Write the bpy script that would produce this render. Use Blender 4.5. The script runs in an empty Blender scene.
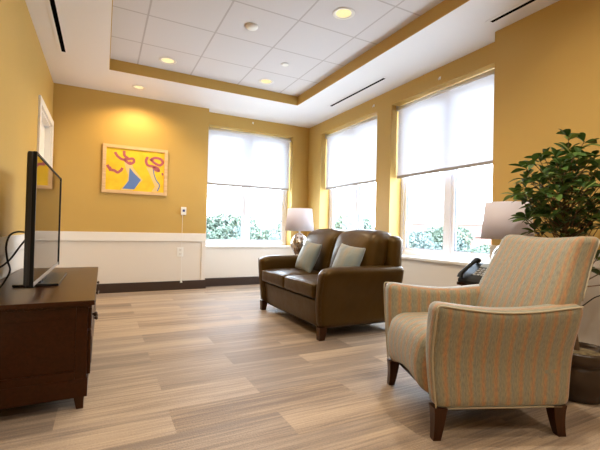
import bpy, bmesh, math, random
from mathutils import Vector, Matrix, Quaternion, noise
random.seed(7)
SC = bpy.context.scene
COL = SC.collection
PI = math.pi

# ------------------------------------------------------------------ materials
def new_mat(name):
    m = bpy.data.materials.new(name); m.use_nodes = True
    nt = m.node_tree; nt.nodes.clear()
    out = nt.nodes.new('ShaderNodeOutputMaterial')
    return m, nt, out

def N(nt, typ, **kw):
    n = nt.nodes.new(typ)
    for k, v in kw.items():
        if k.startswith('i_'):
            n.inputs[k[2:].replace('_', ' ')].default_value = v
        else:
            setattr(n, k, v)
    return n

def rgb(h):
    h = h.lstrip('#'); c = [int(h[i:i+2], 16)/255 for i in (0, 2, 4)]
    return tuple((x/12.92 if x <= .04045 else ((x+.055)/1.055)**2.4) for x in c) + (1,)

def ramp(nt, stops, interp='LINEAR'):
    r = nt.nodes.new('ShaderNodeValToRGB'); r.color_ramp.interpolation = interp
    els = r.color_ramp.elements
    while len(els) > 1: els.remove(els[-1])
    els[0].position = stops[0][0]; els[0].color = stops[0][1]
    for p, c in stops[1:]:
        e = els.new(p); e.color = c
    return r

def mth(nt, op, a, b=None, c=None):
    n = nt.nodes.new('ShaderNodeMath'); n.operation = op
    for i, v in enumerate((a, b, c)):
        if v is None: continue
        if isinstance(v, (int, float)): n.inputs[i].default_value = v
        else: nt.links.new(v, n.inputs[i])
    return n.outputs[0]

def mix(nt, fac, a, b, mode='MIX'):
    n = nt.nodes.new('ShaderNodeMix'); n.data_type = 'RGBA'; n.blend_type = mode
    for i, v in ((0, fac), (6, a), (7, b)):
        if isinstance(v, (int, float, tuple)): n.inputs[i].default_value = v
        else: nt.links.new(v, n.inputs[i])
    return n.outputs[2]

def simple(name, col, rough=.5, metal=0, bump=0, bscale=200, var=0, vscale=8, coat=0, spec=None):
    m, nt, out = new_mat(name)
    b = N(nt, 'ShaderNodeBsdfPrincipled'); nt.links.new(b.outputs[0], out.inputs[0])
    b.inputs['Roughness'].default_value = rough; b.inputs['Metallic'].default_value = metal
    b.inputs['Coat Weight'].default_value = coat
    if spec is not None: b.inputs['Specular IOR Level'].default_value = spec
    b.inputs['Base Color'].default_value = col
    tc = N(nt, 'ShaderNodeTexCoord')
    if var:
        nz = N(nt, 'ShaderNodeTexNoise'); nz.inputs['Scale'].default_value = vscale; nz.inputs['Detail'].default_value = 4
        nt.links.new(tc.outputs['Object'], nz.inputs['Vector'])
        lo = tuple(c*(1-var) for c in col[:3])+(1,); hi = tuple(min(1, c*(1+var)) for c in col[:3])+(1,)
        r = ramp(nt, [(.3, lo), (.7, hi)]); nt.links.new(nz.outputs[0], r.inputs[0]); nt.links.new(r.outputs[0], b.inputs['Base Color'])
    if bump:
        nz = N(nt, 'ShaderNodeTexNoise'); nz.inputs['Scale'].default_value = bscale; nz.inputs['Detail'].default_value = 3
        nt.links.new(tc.outputs['Object'], nz.inputs['Vector'])
        bp = N(nt, 'ShaderNodeBump'); bp.inputs['Strength'].default_value = bump; bp.inputs['Distance'].default_value = .002
        nt.links.new(nz.outputs[0], bp.inputs['Height']); nt.links.new(bp.outputs[0], b.inputs['Normal'])
    return m

def emis(name, col, s):
    m, nt, out = new_mat(name)
    e = N(nt, 'ShaderNodeEmission'); e.inputs[0].default_value = col; e.inputs[1].default_value = s
    nt.links.new(e.outputs[0], out.inputs[0]); return m

M = {}
M['yellow'] = simple('yellow_paint', (.530, .338, .084, 1), .6, bump=.15, bscale=350, var=.02, vscale=2)
M['cream'] = simple('cream_paint', (.74, .68, .60, 1), .55, bump=.1, bscale=350)
M['white'] = simple('white_paint', (.83, .82, .84, 1), .5, bump=.1, bscale=300)
M['trimwhite'] = simple('white_trim', (.82, .79, .74, 1), .4)
M['winwhite'] = simple('window_vinyl', (.84, .84, .90, 1), .35)
M['slotshade'] = simple('slot_shade_black', (.003, .003, .003, 1), .9, spec=0)  # near-black flat strip stands in for the shade inside the slot
M['gasket'] = simple('window_gasket', (.12, .12, .13, 1), .6)
M['basebrown'] = simple('brown_baseboard', (.040, .021, .013, 1), .45)
M['black'] = simple('black_plastic', (.012, .012, .013, 1), .32)
M['phoneblack'] = simple('phone_plastic', (.012, .012, .012, 1), .5, spec=.3)
M['matteblack'] = simple('matte_black', (.012, .012, .012, 1), .6)
M['screen'] = simple('tv_screen', (.006, .006, .007, 1), .03, spec=.42)
M['bezel'] = simple('tv_bezel', (.008, .008, .008, 1), .5, spec=.15)
M['steel'] = simple('brushed_steel', (.55, .53, .5, 1), .3, metal=1)
M['darkmetal'] = simple('dark_metal', (.09, .06, .04, 1), .35, metal=.9)
M['plasticwhite'] = simple('white_plastic', (.85, .84, .80, 1), .4)
M['blueplastic'] = simple('blue_plastic', (.03, .05, .18, 1), .4)
M['ceramic'] = simple('brown_ceramic', (.042, .022, .009, 1), .35, var=.25, vscale=6)
M['soil'] = simple('moss_soil', (.16, .12, .06, 1), .95, bump=1, bscale=60, var=.5, vscale=40)
M['bark'] = simple('bark', (.13, .075, .035, 1), .85, bump=.6, bscale=80, var=.3, vscale=30)
M['greycloth'] = simple('grey_key', (.35, .33, .30, 1), .5)
M['lcd'] = simple('phone_display', (.30, .32, .30, 1), .2)

def leather():
    m, nt, out = new_mat('brown_leather')
    b = N(nt, 'ShaderNodeBsdfPrincipled'); nt.links.new(b.outputs[0], out.inputs[0])
    tc = N(nt, 'ShaderNodeTexCoord')
    nz = N(nt, 'ShaderNodeTexNoise'); nz.inputs['Scale'].default_value = 5; nz.inputs['Detail'].default_value = 5
    nt.links.new(tc.outputs['Object'], nz.inputs['Vector'])
    r = ramp(nt, [(.3, (.038, .0185, .0026, 1)), (.7, (.054, .0265, .004, 1))])
    nt.links.new(nz.outputs[0], r.inputs[0]); nt.links.new(r.outputs[0], b.inputs['Base Color'])
    b.inputs['Roughness'].default_value = .32; b.inputs['Specular IOR Level'].default_value = .42; b.inputs['Specular Tint'].default_value = (1, .76, .42, 1)
    v = N(nt, 'ShaderNodeTexVoronoi'); v.inputs['Scale'].default_value = 260
    nt.links.new(tc.outputs['Object'], v.inputs['Vector'])
    n2 = N(nt, 'ShaderNodeTexNoise'); n2.inputs['Scale'].default_value = 9; n2.inputs['Detail'].default_value = 2
    nt.links.new(tc.outputs['Object'], n2.inputs['Vector'])
    h = mth(nt, 'ADD', mth(nt, 'MULTIPLY', v.outputs['Distance'], .12), mth(nt, 'MULTIPLY', n2.outputs[0], 2.2))
    bp = N(nt, 'ShaderNodeBump'); bp.inputs['Strength'].default_value = .5; bp.inputs['Distance'].default_value = .004
    nt.links.new(h, bp.inputs['Height']); nt.links.new(bp.outputs[0], b.inputs['Normal'])
    return m
M['leather'] = leather()

def wood(name, c1, c2, rough=.3, axis='Y', coat=.0):
    m, nt, out = new_mat(name)
    b = N(nt, 'ShaderNodeBsdfPrincipled'); nt.links.new(b.outputs[0], out.inputs[0])
    tc = N(nt, 'ShaderNodeTexCoord'); mp = N(nt, 'ShaderNodeMapping')
    s = {'Y': (18, 1.2, 18), 'X': (1.2, 18, 18), 'Z': (18, 18, 1.2)}[axis]
    mp.inputs['Scale'].default_value = s
    nt.links.new(tc.outputs['Object'], mp.inputs[0])
    nz = N(nt, 'ShaderNodeTexNoise'); nz.inputs['Scale'].default_value = 3; nz.inputs['Detail'].default_value = 7; nz.inputs['Distortion'].default_value = .8
    nt.links.new(mp.outputs[0], nz.inputs['Vector'])
    r = ramp(nt, [(.32, c1), (.7, c2)]); nt.links.new(nz.outputs[0], r.inputs[0]); nt.links.new(r.outputs[0], b.inputs['Base Color'])
    b.inputs['Roughness'].default_value = rough; b.inputs['Specular IOR Level'].default_value = .4; b.inputs['Specular Tint'].default_value = (1, .74, .45, 1)
    return m
M['cherry'] = wood('dark_cherry', (.018, .0032, .0009, 1), (.036, .0072, .0022, 1), .30)
M['cherryZ'] = wood('dark_cherry_leg', (.022, .006, .0025, 1), (.045, .013, .005, 1), .3, 'Z')
M['frameoak'] = wood('pale_oak', (.62, .40, .20, 1), (.74, .52, .30, 1), .45, 'X')

def floor_mat():
    m, nt, out = new_mat('carpet_planks')
    b = N(nt, 'ShaderNodeBsdfPrincipled'); nt.links.new(b.outputs[0], out.inputs[0])
    b.inputs['Roughness'].default_value = .55; b.inputs['Specular IOR Level'].default_value = .33
    tc = N(nt, 'ShaderNodeTexCoord'); sx = N(nt, 'ShaderNodeSeparateXYZ'); nt.links.new(tc.outputs['Object'], sx.inputs[0])
    X, Y = sx.outputs[0], sx.outputs[1]
    rowf = mth(nt, 'DIVIDE', mth(nt, 'SUBTRACT', Y, 1.722-.2385*20), .2385)
    row = mth(nt, 'FLOOR', rowf); fr = mth(nt, 'FRACT', rowf)
    sh = mth(nt, 'MULTIPLY', mth(nt, 'MODULO', row, 2), .5)
    colf = mth(nt, 'ADD', mth(nt, 'DIVIDE', mth(nt, 'SUBTRACT', X, .31), .96), sh)
    col = mth(nt, 'FLOOR', colf)
    cv = N(nt, 'ShaderNodeCombineXYZ'); nt.links.new(row, cv.inputs[0]); nt.links.new(col, cv.inputs[1])
    wn = N(nt, 'ShaderNodeTexWhiteNoise', noise_dimensions='2D'); nt.links.new(cv.outputs[0], wn.inputs['Vector'])
    # broad bands along the plank, different in each one
    v1 = N(nt, 'ShaderNodeCombineXYZ')
    nt.links.new(mth(nt, 'MULTIPLY', X, .25), v1.inputs[0]); nt.links.new(mth(nt, 'MULTIPLY', Y, 9), v1.inputs[1]); nt.links.new(mth(nt, 'MULTIPLY', wn.outputs[0], 40), v1.inputs[2])
    n1 = N(nt, 'ShaderNodeTexNoise'); n1.inputs['Scale'].default_value = 1; n1.inputs['Detail'].default_value = 2; nt.links.new(v1.outputs[0], n1.inputs['Vector'])
    # fine pile lines
    v2 = N(nt, 'ShaderNodeCombineXYZ')
    nt.links.new(mth(nt, 'MULTIPLY', X, 2.5), v2.inputs[0]); nt.links.new(mth(nt, 'MULTIPLY', Y, 75), v2.inputs[1]); nt.links.new(mth(nt, 'MULTIPLY', wn.outputs[0], 17), v2.inputs[2])
    n2 = N(nt, 'ShaderNodeTexNoise'); n2.inputs['Scale'].default_value = 1; n2.inputs['Detail'].default_value = 3; nt.links.new(v2.outputs[0], n2.inputs['Vector'])
    n3 = N(nt, 'ShaderNodeTexNoise'); n3.inputs['Scale'].default_value = 140; n3.inputs['Detail'].default_value = 2; nt.links.new(tc.outputs['Object'], n3.inputs['Vector'])
    t = mth(nt, 'ADD', mth(nt, 'MULTIPLY_ADD', wn.outputs[0], .42, .10), mth(nt, 'MULTIPLY', mth(nt, 'SUBTRACT', n1.outputs[0], .5), 1.3))
    t = mth(nt, 'ADD', t, mth(nt, 'MULTIPLY', mth(nt, 'SUBTRACT', n2.outputs[0], .5), 1.25))
    t = mth(nt, 'ADD', t, mth(nt, 'MULTIPLY', mth(nt, 'SUBTRACT', n3.outputs[0], .5), .7))
    r = ramp(nt, [(0, (.21, .150, .105, 1)), (.25, (.30, .218, .150, 1)), (.5, (.43, .315, .210, 1)), (.85, (.56, .415, .270, 1))])
    nt.links.new(t, r.inputs[0])
    wh = N(nt, 'ShaderNodeSeparateColor'); nt.links.new(wn.outputs['Color'], wh.inputs[0])
    c = mix(nt, mth(nt, 'MULTIPLY', wh.outputs[1], .30), r.outputs[0], (.34, .30, .27, 1))
    nt.links.new(c, b.inputs['Base Color'])
    bp = N(nt, 'ShaderNodeBump'); bp.inputs['Strength'].default_value = .5; bp.inputs['Distance'].default_value = .004
    nt.links.new(mth(nt, 'ADD', n2.outputs[0], n3.outputs[0]), bp.inputs['Height']); nt.links.new(bp.outputs[0], b.inputs['Normal'])
    return m
M['floor'] = floor_mat()

def tile_mat():
    m, nt, out = new_mat('ceiling_tiles')
    b = N(nt, 'ShaderNodeBsdfPrincipled'); nt.links.new(b.outputs[0], out.inputs[0]); b.inputs['Roughness'].default_value = .85
    tc = N(nt, 'ShaderNodeTexCoord'); sx = N(nt, 'ShaderNodeSeparateXYZ'); nt.links.new(tc.outputs['Object'], sx.inputs[0])
    def line(v, off, per):
        f = mth(nt, 'FRACT', mth(nt, 'DIVIDE', mth(nt, 'SUBTRACT', v, off-per*30), per))
        d = mth(nt, 'MULTIPLY', mth(nt, 'ABSOLUTE', mth(nt, 'SUBTRACT', f, .5)), per)     # per/2 on the line
        return mth(nt, 'GREATER_THAN', d, per/2-.008)
    l = mth(nt, 'MAXIMUM', line(sx.outputs[0], .31, .6035), line(sx.outputs[1], 4.236, .5905))
    c = mix(nt, l, (.68, .65, .66, 1), (.50, .46, .46, 1))
    nt.links.new(c, b.inputs['Base Color'])
    nz = N(nt, 'ShaderNodeTexNoise'); nz.inputs['Scale'].default_value = 160; nt.links.new(tc.outputs['Object'], nz.inputs['Vector'])
    h = mth(nt, 'ADD', mth(nt, 'MULTIPLY', nz.outputs[0], .15), mth(nt, 'MULTIPLY', l, -.6))
    bp = N(nt, 'ShaderNodeBump'); bp.inputs['Strength'].default_value = .5; bp.inputs['Distance'].default_value = .004
    nt.links.new(h, bp.inputs['Height']); nt.links.new(bp.outputs[0], b.inputs['Normal'])
    return m
M['tiles'] = tile_mat()

def stripe_fabric():
    # woven stripes: UV.x runs across the stripes, in metres
    m, nt, out = new_mat('striped_fabric')
    b = N(nt, 'ShaderNodeBsdfPrincipled'); nt.links.new(b.outputs[0], out.inputs[0])
    b.inputs['Roughness'].default_value = .62; b.inputs['Specular IOR Level'].default_value = .4
    b.inputs['Sheen Weight'].default_value = .5; b.inputs['Sheen Tint'].default_value = (.72, .86, 1, 1); b.inputs['Sheen Roughness'].default_value = .4  # blue sheen tint stands in for cool window light on the cloth
    uv = N(nt, 'ShaderNodeUVMap'); uv.uv_map = 'UVMap'
    sx = N(nt, 'ShaderNodeSeparateXYZ'); nt.links.new(uv.outputs[0], sx.inputs[0])
    mp = N(nt, 'ShaderNodeMapping'); mp.inputs['Scale'].default_value = (170, 45, 1); nt.links.new(uv.outputs[0], mp.inputs[0])
    nz = N(nt, 'ShaderNodeTexNoise'); nz.inputs['Scale'].default_value = 1; nz.inputs['Detail'].default_value = 3; nt.links.new(mp.outputs[0], nz.inputs['Vector'])
    m2 = N(nt, 'ShaderNodeMapping'); m2.inputs['Scale'].default_value = (110, 60, 1); nt.links.new(uv.outputs[0], m2.inputs[0])
    n2 = N(nt, 'ShaderNodeTexNoise'); n2.inputs['Scale'].default_value = 1; n2.inputs['Detail'].default_value = 2; nt.links.new(m2.outputs[0], n2.inputs['Vector'])
    f = mth(nt, 'FRACT', mth(nt, 'ADD', mth(nt, 'DIVIDE', mth(nt, 'ADD', sx.outputs[0], 5), .058), mth(nt, 'MULTIPLY', mth(nt, 'SUBTRACT', n2.outputs[0], .5), .24)))
    r = ramp(nt, [(0, (.34, .32, .21, 1)), (.22, (.34, .32, .20, 1)), (.36, (.45, .33, .17, 1)), (.50, (.55, .27, .11, 1)), (.62, (.53, .27, .115, 1)), (.74, (.41, .34, .19, 1)), (.88, (.30, .31, .24, 1)), (1, (.34, .32, .21, 1))])
    nt.links.new(f, r.inputs[0])
    c = mix(nt, mth(nt, 'MULTIPLY', mth(nt, 'POWER', nz.outputs[0], 2.0), 1.45), r.outputs[0], (.17, .155, .12, 1))
    nt.links.new(c, b.inputs['Base Color'])
    bp = N(nt, 'ShaderNodeBump'); bp.inputs['Strength'].default_value = .7; bp.inputs['Distance'].default_value = .004
    nt.links.new(nz.outputs[0], bp.inputs['Height']); nt.links.new(bp.outputs[0], b.inputs['Normal'])
    return m
M['stripe'] = stripe_fabric()
M['piping'] = simple('fabric_piping', (.44, .38, .26, 1), .55)
M['darkpiping'] = simple('dark_seam_cord', (.10, .085, .06, 1), .6)
M['legwood'] = M['cherryZ']

def pillow_mat():
    m, nt, out = new_mat('pillow_fabric')
    b = N(nt, 'ShaderNodeBsdfPrincipled'); nt.links.new(b.outputs[0], out.inputs[0])
    b.inputs['Roughness'].default_value = .5; b.inputs['Sheen Weight'].default_value = .4
    tc = N(nt, 'ShaderNodeTexCoord'); mp = N(nt, 'ShaderNodeMapping'); mp.inputs['Rotation'].default_value = (0, .7, 0); mp.inputs['Scale'].default_value = (7, 7, 2)
    nt.links.new(tc.outputs['Object'], mp.inputs[0])
    nz = N(nt, 'ShaderNodeTexNoise'); nz.inputs['Scale'].default_value = 1.6; nz.inputs['Detail'].default_value = 3; nt.links.new(mp.outputs[0], nz.inputs['Vector'])
    r = ramp(nt, [(.3, (.15, .21, .24, 1)), (.5, (.21, .235, .22, 1)), (.72, (.27, .225, .155, 1))]); nt.links.new(nz.outputs[0], r.inputs[0]); nt.links.new(r.outputs[0], b.inputs['Base Color'])
    n2 = N(nt, 'ShaderNodeTexNoise'); n2.inputs['Scale'].default_value = 12; nt.links.new(tc.outputs['Object'], n2.inputs['Vector'])
    bp = N(nt, 'ShaderNodeBump'); bp.inputs['Strength'].default_value = .5; bp.inputs['Distance'].default_value = .02
    nt.links.new(n2.outputs[0], bp.inputs['Height']); nt.links.new(bp.outputs[0], b.inputs['Normal'])
    return m
M['pillow'] = pillow_mat()

def mercury():
    m, nt, out = new_mat('mercury_glass')
    b = N(nt, 'ShaderNodeBsdfPrincipled'); nt.links.new(b.outputs[0], out.inputs[0])
    tc = N(nt, 'ShaderNodeTexCoord'); mp = N(nt, 'ShaderNodeMapping'); mp.inputs['Scale'].default_value = (1, 1, .38); nt.links.new(tc.outputs['Object'], mp.inputs[0])
    v = N(nt, 'ShaderNodeTexVoronoi'); v.inputs['Scale'].default_value = 46; nt.links.new(mp.outputs[0], v.inputs['Vector'])
    sc = N(nt, 'ShaderNodeSeparateColor'); nt.links.new(v.outputs['Color'], sc.inputs[0])
    r = ramp(nt, [(0, (.25, .17, .11, 1)), (.22, (.50, .40, .31, 1)), (.38, (.74, .70, .66, 1)), (.7, (.88, .87, .86, 1))], 'CONSTANT'); nt.links.new(sc.outputs[0], r.inputs[0])
    nt.links.new(r.outputs[0], b.inputs['Base Color']); b.inputs['Metallic'].default_value = .85; b.inputs['Roughness'].default_value = .22
    bp = N(nt, 'ShaderNodeBump'); bp.inputs['Strength'].default_value = .6; bp.inputs['Distance'].default_value = .006
    nt.links.new(v.outputs['Distance'], bp.inputs['Height']); nt.links.new(bp.outputs[0], b.inputs['Normal'])
    return m
M['mercury'] = mercury()

def translucent(name, col, trans, transp):
    m, nt, out = new_mat(name)
    d = N(nt, 'ShaderNodeBsdfDiffuse'); d.inputs[0].default_value = col
    t = N(nt, 'ShaderNodeBsdfTranslucent'); t.inputs[0].default_value = col
    p = N(nt, 'ShaderNodeBsdfTransparent')
    a = N(nt, 'ShaderNodeMixShader'); a.inputs[0].default_value = trans
    nt.links.new(d.outputs[0], a.inputs[1]); nt.links.new(t.outputs[0], a.inputs[2])
    c = N(nt, 'ShaderNodeMixShader'); c.inputs[0].default_value = transp
    nt.links.new(a.outputs[0], c.inputs[1]); nt.links.new(p.outputs[0], c.inputs[2])
    nt.links.new(c.outputs[0], out.inputs[0]); return m
M['shade'] = translucent('roller_shade_fabric', (.68, .68, .73, 1), .115, .020)
M['lampshade'] = translucent('lamp_shade_linen', (.90, .87, .90, 1), .60, 0)

def glass():
    m, nt, out = new_mat('window_glass')
    p = N(nt, 'ShaderNodeBsdfTransparent'); p.inputs[0].default_value = (.94, .96, .96, 1)
    g = N(nt, 'ShaderNodeBsdfGlossy'); g.inputs['Roughness'].default_value = .02
    lw = N(nt, 'ShaderNodeLayerWeight')
    a = N(nt, 'ShaderNodeMixShader'); nt.links.new(mth(nt, 'MULTIPLY_ADD', mth(nt, 'POWER', lw.outputs['Facing'], 5), .5, .03), a.inputs[0])
    nt.links.new(p.outputs[0], a.inputs[1]); nt.links.new(g.outputs[0], a.inputs[2]); nt.links.new(a.outputs[0], out.inputs[0]); return m
M['glass'] = glass()

def leaf_mat(name, stops, rough=.38):
    m, nt, out = new_mat(name)
    b = N(nt, 'ShaderNodeBsdfPrincipled'); b.inputs['Roughness'].default_value = rough
    g = N(nt, 'ShaderNodeNewGeometry'); r = ramp(nt, stops); nt.links.new(g.outputs['Random Per Island'], r.inputs[0]); nt.links.new(r.outputs[0], b.inputs['Base Color'])
    t = N(nt, 'ShaderNodeBsdfTranslucent'); nt.links.new(r.outputs[0], t.inputs[0])
    a = N(nt, 'ShaderNodeMixShader'); a.inputs[0].default_value = .15
    nt.links.new(b.outputs[0], a.inputs[1]); nt.links.new(t.outputs[0], a.inputs[2]); nt.links.new(a.outputs[0], out.inputs[0]); return m
M['leaf'] = leaf_mat('glossy_leaf', [(0, (.024, .062, .013, 1)), (.55, (.062, .13, .024, 1)), (.85, (.12, .20, .04, 1)), (1, (.20, .27, .07, 1))])
M['treeleaf'] = leaf_mat('tree_leaf', [(0, (.085, .115, .085, 1)), (.6, (.095, .13, .095, 1)), (1, (.115, .145, .10, 1))], .7)
M['treeleaf2'] = leaf_mat('tree_leaf_blue', [(0, (.08, .11, .10, 1)), (.6, (.09, .122, .11, 1)), (1, (.105, .135, .12, 1))], .7)
M['paleground'] = simple('pale_ground', (.50, .51, .46, 1), .9, var=.2, vscale=.2)  # pale neutral ground, brightened to bounce daylight up to the ceiling
M['brick'] = simple('far_brick', (.16, .075, .06, 1), .8)
M['concrete'] = simple('far_concrete', (.20, .19, .18, 1), .8)
M['farglass'] = simple('far_glass', (.08, .10, .13, 1), .1)

M['paintyellow'] = simple('canvas_yellow', (.80, .52, .015, 1), .6, var=.12, vscale=9)
M['paintpurple'] = simple('canvas_mauve', (.42, .10, .12, 1), .6)
M['paintblue'] = simple('canvas_blue', (.10, .19, .46, 1), .6)
M['paintcream'] = simple('canvas_cream', (.72, .52, .22, 1), .6)
M['lens'] = emis('downlight_lens', (1, .74, .38, 1), .88)
M['bulbring'] = simple('downlight_trim', (.80, .76, .70, 1), .3)

# ------------------------------------------------------------------ mesh helpers
def link(name, bm, mats, parent=None, smooth=False, loc=None):
    me = bpy.data.meshes.new(name); bm.normal_update(); bm.to_mesh(me); bm.free()
    if not isinstance(mats, (list, tuple)): mats = [mats]
    for m in mats: me.materials.append(m)
    if smooth:
        for p in me.polygons: p.use_smooth = True
    o = bpy.data.objects.new(name, me); COL.objects.link(o)
    if loc: o.location = loc
    if parent: o.parent = parent
    return o

def autosmooth(o, ang=40):
    me = o.data
    for p in me.polygons: p.use_smooth = True
    bm = bmesh.new(); bm.from_mesh(me)
    for e in bm.edges:
        if len(e.link_faces) == 2 and e.calc_face_angle(0) > math.radians(ang): e.smooth = False
    bm.to_mesh(me); bm.free(); return o

def tag(o, label=None, cat=None, group=None, kind=None):
    if label: o['label'] = label
    if cat: o['category'] = cat
    if group: o['group'] = group
    if kind: o['kind'] = kind
    return o

def thing(name, label, cat, loc=(0, 0, 0), rz=0, group=None):
    o = bpy.data.objects.new(name, None); COL.objects.link(o); o.empty_display_size = .1
    o.location = loc; o.rotation_euler = (0, 0, rz); return tag(o, label, cat, group)

def box(bm, x0, x1, y0, y1, z0, z1, mi=0, bev=0):
    vs = [bm.verts.new((x, y, z)) for x in (x0, x1) for y in (y0, y1) for z in (z0, z1)]
    fs = []
    for q in ((0, 1, 3, 2), (4, 6, 7, 5), (0, 4, 5, 1), (2, 3, 7, 6), (0, 2, 6, 4), (1, 5, 7, 3)):
        f = bm.faces.new([vs[i] for i in q]); f.material_index = mi; fs.append(f)
    if bev:
        es = list({e for f in fs for e in f.edges})
        bmesh.ops.bevel(bm, geom=es, offset=bev, segments=2, profile=.7, affect='EDGES', material=-1)
    return vs

def bx(*a, **k):
    bm = bmesh.new(); box(bm, *a, **k); return bm

def taper_leg(x, y, z0, z1, wt, wb, dx=0, dy=0, bev=.004):
    """square leg, wt at the top, wb at the foot, foot moved by dx, dy"""
    bm = bmesh.new(); n = 6; rings = []
    for i in range(n+1):
        t = i/n; z = z1+(z0-z1)*t; w = (wt+(wb-wt)*t**.8)/2; ox = x+dx*t*t; oy = y+dy*t*t
        rings.append([bm.verts.new((ox+a*w, oy+b*w, z)) for a, b in ((-1, -1), (1, -1), (1, 1), (-1, 1))])
    for i in range(n):
        for k in range(4):
            bm.faces.new((rings[i][k], rings[i+1][k], rings[i+1][(k+1) % 4], rings[i][(k+1) % 4]))
    bm.faces.new(rings[0]); bm.faces.new(rings[-1][::-1])
    bmesh.ops.recalc_face_normals(bm, faces=bm.faces)
    return bm

def lathe(prof, seg=32, bm=None, cx=0, cy=0, cap=True):
    bm = bm or bmesh.new(); rings = []
    for r, z in prof:
        rings.append([bm.verts.new((cx+r*math.cos(2*PI*k/seg), cy+r*math.sin(2*PI*k/seg), z)) for k in range(seg)])
    for a, b in zip(rings, rings[1:]):
        for k in range(seg): bm.faces.new((a[k], a[(k+1) % seg], b[(k+1) % seg], b[k]))
    if cap:
        bm.faces.new(rings[0][::-1]); bm.faces.new(rings[-1])
    bmesh.ops.recalc_face_normals(bm, faces=bm.faces)
    return bm

def tube(pts, r, seg=8, bm=None, closed=False, rf=None, smooth_n=0):
    pts = [Vector(p) for p in pts]
    if smooth_n:
        out = []
        n = len(pts)
        for i in range(n-1 if not closed else n):
            p0 = pts[(i-1) % n] if (closed or i > 0) else pts[0]
            p1 = pts[i]; p2 = pts[(i+1) % n]; p3 = pts[(i+2) % n] if (closed or i+2 < n) else pts[-1]
            for s in range(smooth_n):
                t = s/smooth_n
                out.append(.5*((2*p1)+(-p0+p2)*t+(2*p0-5*p1+4*p2-p3)*t*t+(-p0+3*p1-3*p2+p3)*t**3))
        if not closed: out.append(pts[-1])
        pts = out
    bm = bm or bmesh.new(); rings = []; n = len(pts); up = None
    for i, p in enumerate(pts):
        a = pts[(i-1) % n] if (closed or i > 0) else p; b = pts[(i+1) % n] if (closed or i < n-1) else p
        t = (b-a).normalized()
        if up is None: up = t.orthogonal().normalized()
        up = (up-t*up.dot(t)).normalized(); s = t.cross(up)
        rr = rf(i/(n-1))*r if rf else r
        rings.append([bm.verts.new(p+(up*math.cos(2*PI*k/seg)+s*math.sin(2*PI*k/seg))*rr) for k in range(seg)])
    m = n if closed else n-1
    for i in range(m):
        a, b = rings[i], rings[(i+1) % n]
        for k in range(seg): bm.faces.new((a[k], a[(k+1) % seg], b[(k+1) % seg], b[k]))
    if not closed:
        bm.faces.new(rings[0][::-1]); bm.faces.new(rings[-1])
    bmesh.ops.recalc_face_normals(bm, faces=bm.faces)
    return bm

def samples(h, r, n, k=4):
    """positions from -h to h with k extra steps inside each rounded rim"""
    s = [-h+r*(1-math.cos(PI/2*i/k)) for i in range(k)]
    s += [-h+r+(2*h-2*r)*i/n for i in range(n+1)]
    s += [h-r+r*math.sin(PI/2*i/k) for i in range(1, k+1)]
    return s

def rbox(sx, sy, sz, r, n=(8, 8, 8), fn=None, k=4, bm=None, stripe=None):
    """soft rounded box centred on the origin, bent by fn(Vector)->Vector; UV.x runs across the stripes"""
    own = bm is None
    bm = bm or bmesh.new(); h = (sx/2, sy/2, sz/2)
    S = [samples(h[i], min(r, h[i]*.999), n[i], k) for i in range(3)]
    cache = {}
    uvl = bm.loops.layers.uv.get('UVMap') or bm.loops.layers.uv.new('UVMap')
    rr = [min(r, h[i]*.999) for i in range(3)]
    base = {}
    def vert(i, j, l):
        key = (i, j, l)
        if key in cache: return cache[key]
        p = Vector((S[0][i], S[1][j], S[2][l])); q = Vector([max(-(h[a]-rr[a]), min(h[a]-rr[a], p[a])) for a in range(3)])
        d = p-q
        if d.length > 1e-9:
            e = Vector([d[a]/rr[a] for a in range(3)]); mx = max(abs(c) for c in e); e = e.normalized()*mx if mx > 0 else e
            p = q+Vector([e[a]*rr[a] for a in range(3)])
        b0 = p.copy()
        if fn: p = fn(p.copy())
        v = bm.verts.new(p); cache[key] = v; base[v] = b0; return v
    L = [len(s)-1 for s in S]
    def face(vs, ax):
        f = bm.faces.new(vs)
        nn = (base[vs[1]]-base[vs[0]]).cross(base[vs[2]]-base[vs[0]])
        for lp in f.loops:
            b = base[lp.vert]
            if ax == 0: u, v = b.y, b.z
            elif ax == 1: u, v = b.x, b.z
            else: u, v = b.x, b.y
            if stripe == 'Y' and ax == 2: u, v = b.y, b.x
            lp[uvl].uv = (u, v)
        return f
    for i in range(L[0]):
        for j in range(L[1]):
            face((vert(i, j, 0), vert(i, j+1, 0), vert(i+1, j+1, 0), vert(i+1, j, 0)), 2)
            face((vert(i, j, L[2]), vert(i+1, j, L[2]), vert(i+1, j+1, L[2]), vert(i, j+1, L[2])), 2)
    for i in range(L[0]):
        for l in range(L[2]):
            face((vert(i, 0, l), vert(i+1, 0, l), vert(i+1, 0, l+1), vert(i, 0, l+1)), 1)
            face((vert(i, L[1], l), vert(i, L[1], l+1), vert(i+1, L[1], l+1), vert(i+1, L[1], l)), 1)
    for j in range(L[1]):
        for l in range(L[2]):
            face((vert(0, j, l), vert(0, j, l+1), vert(0, j+1, l+1), vert(0, j+1, l)), 0)
            face((vert(L[0], j, l), vert(L[0], j+1, l), vert(L[0], j+1, l+1), vert(L[0], j, l+1)), 0)
    if own: bmesh.ops.recalc_face_normals(bm, faces=bm.faces)
    return bm

def sstep(t): t = max(0, min(1, t)); return t*t*(3-2*t)

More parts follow.
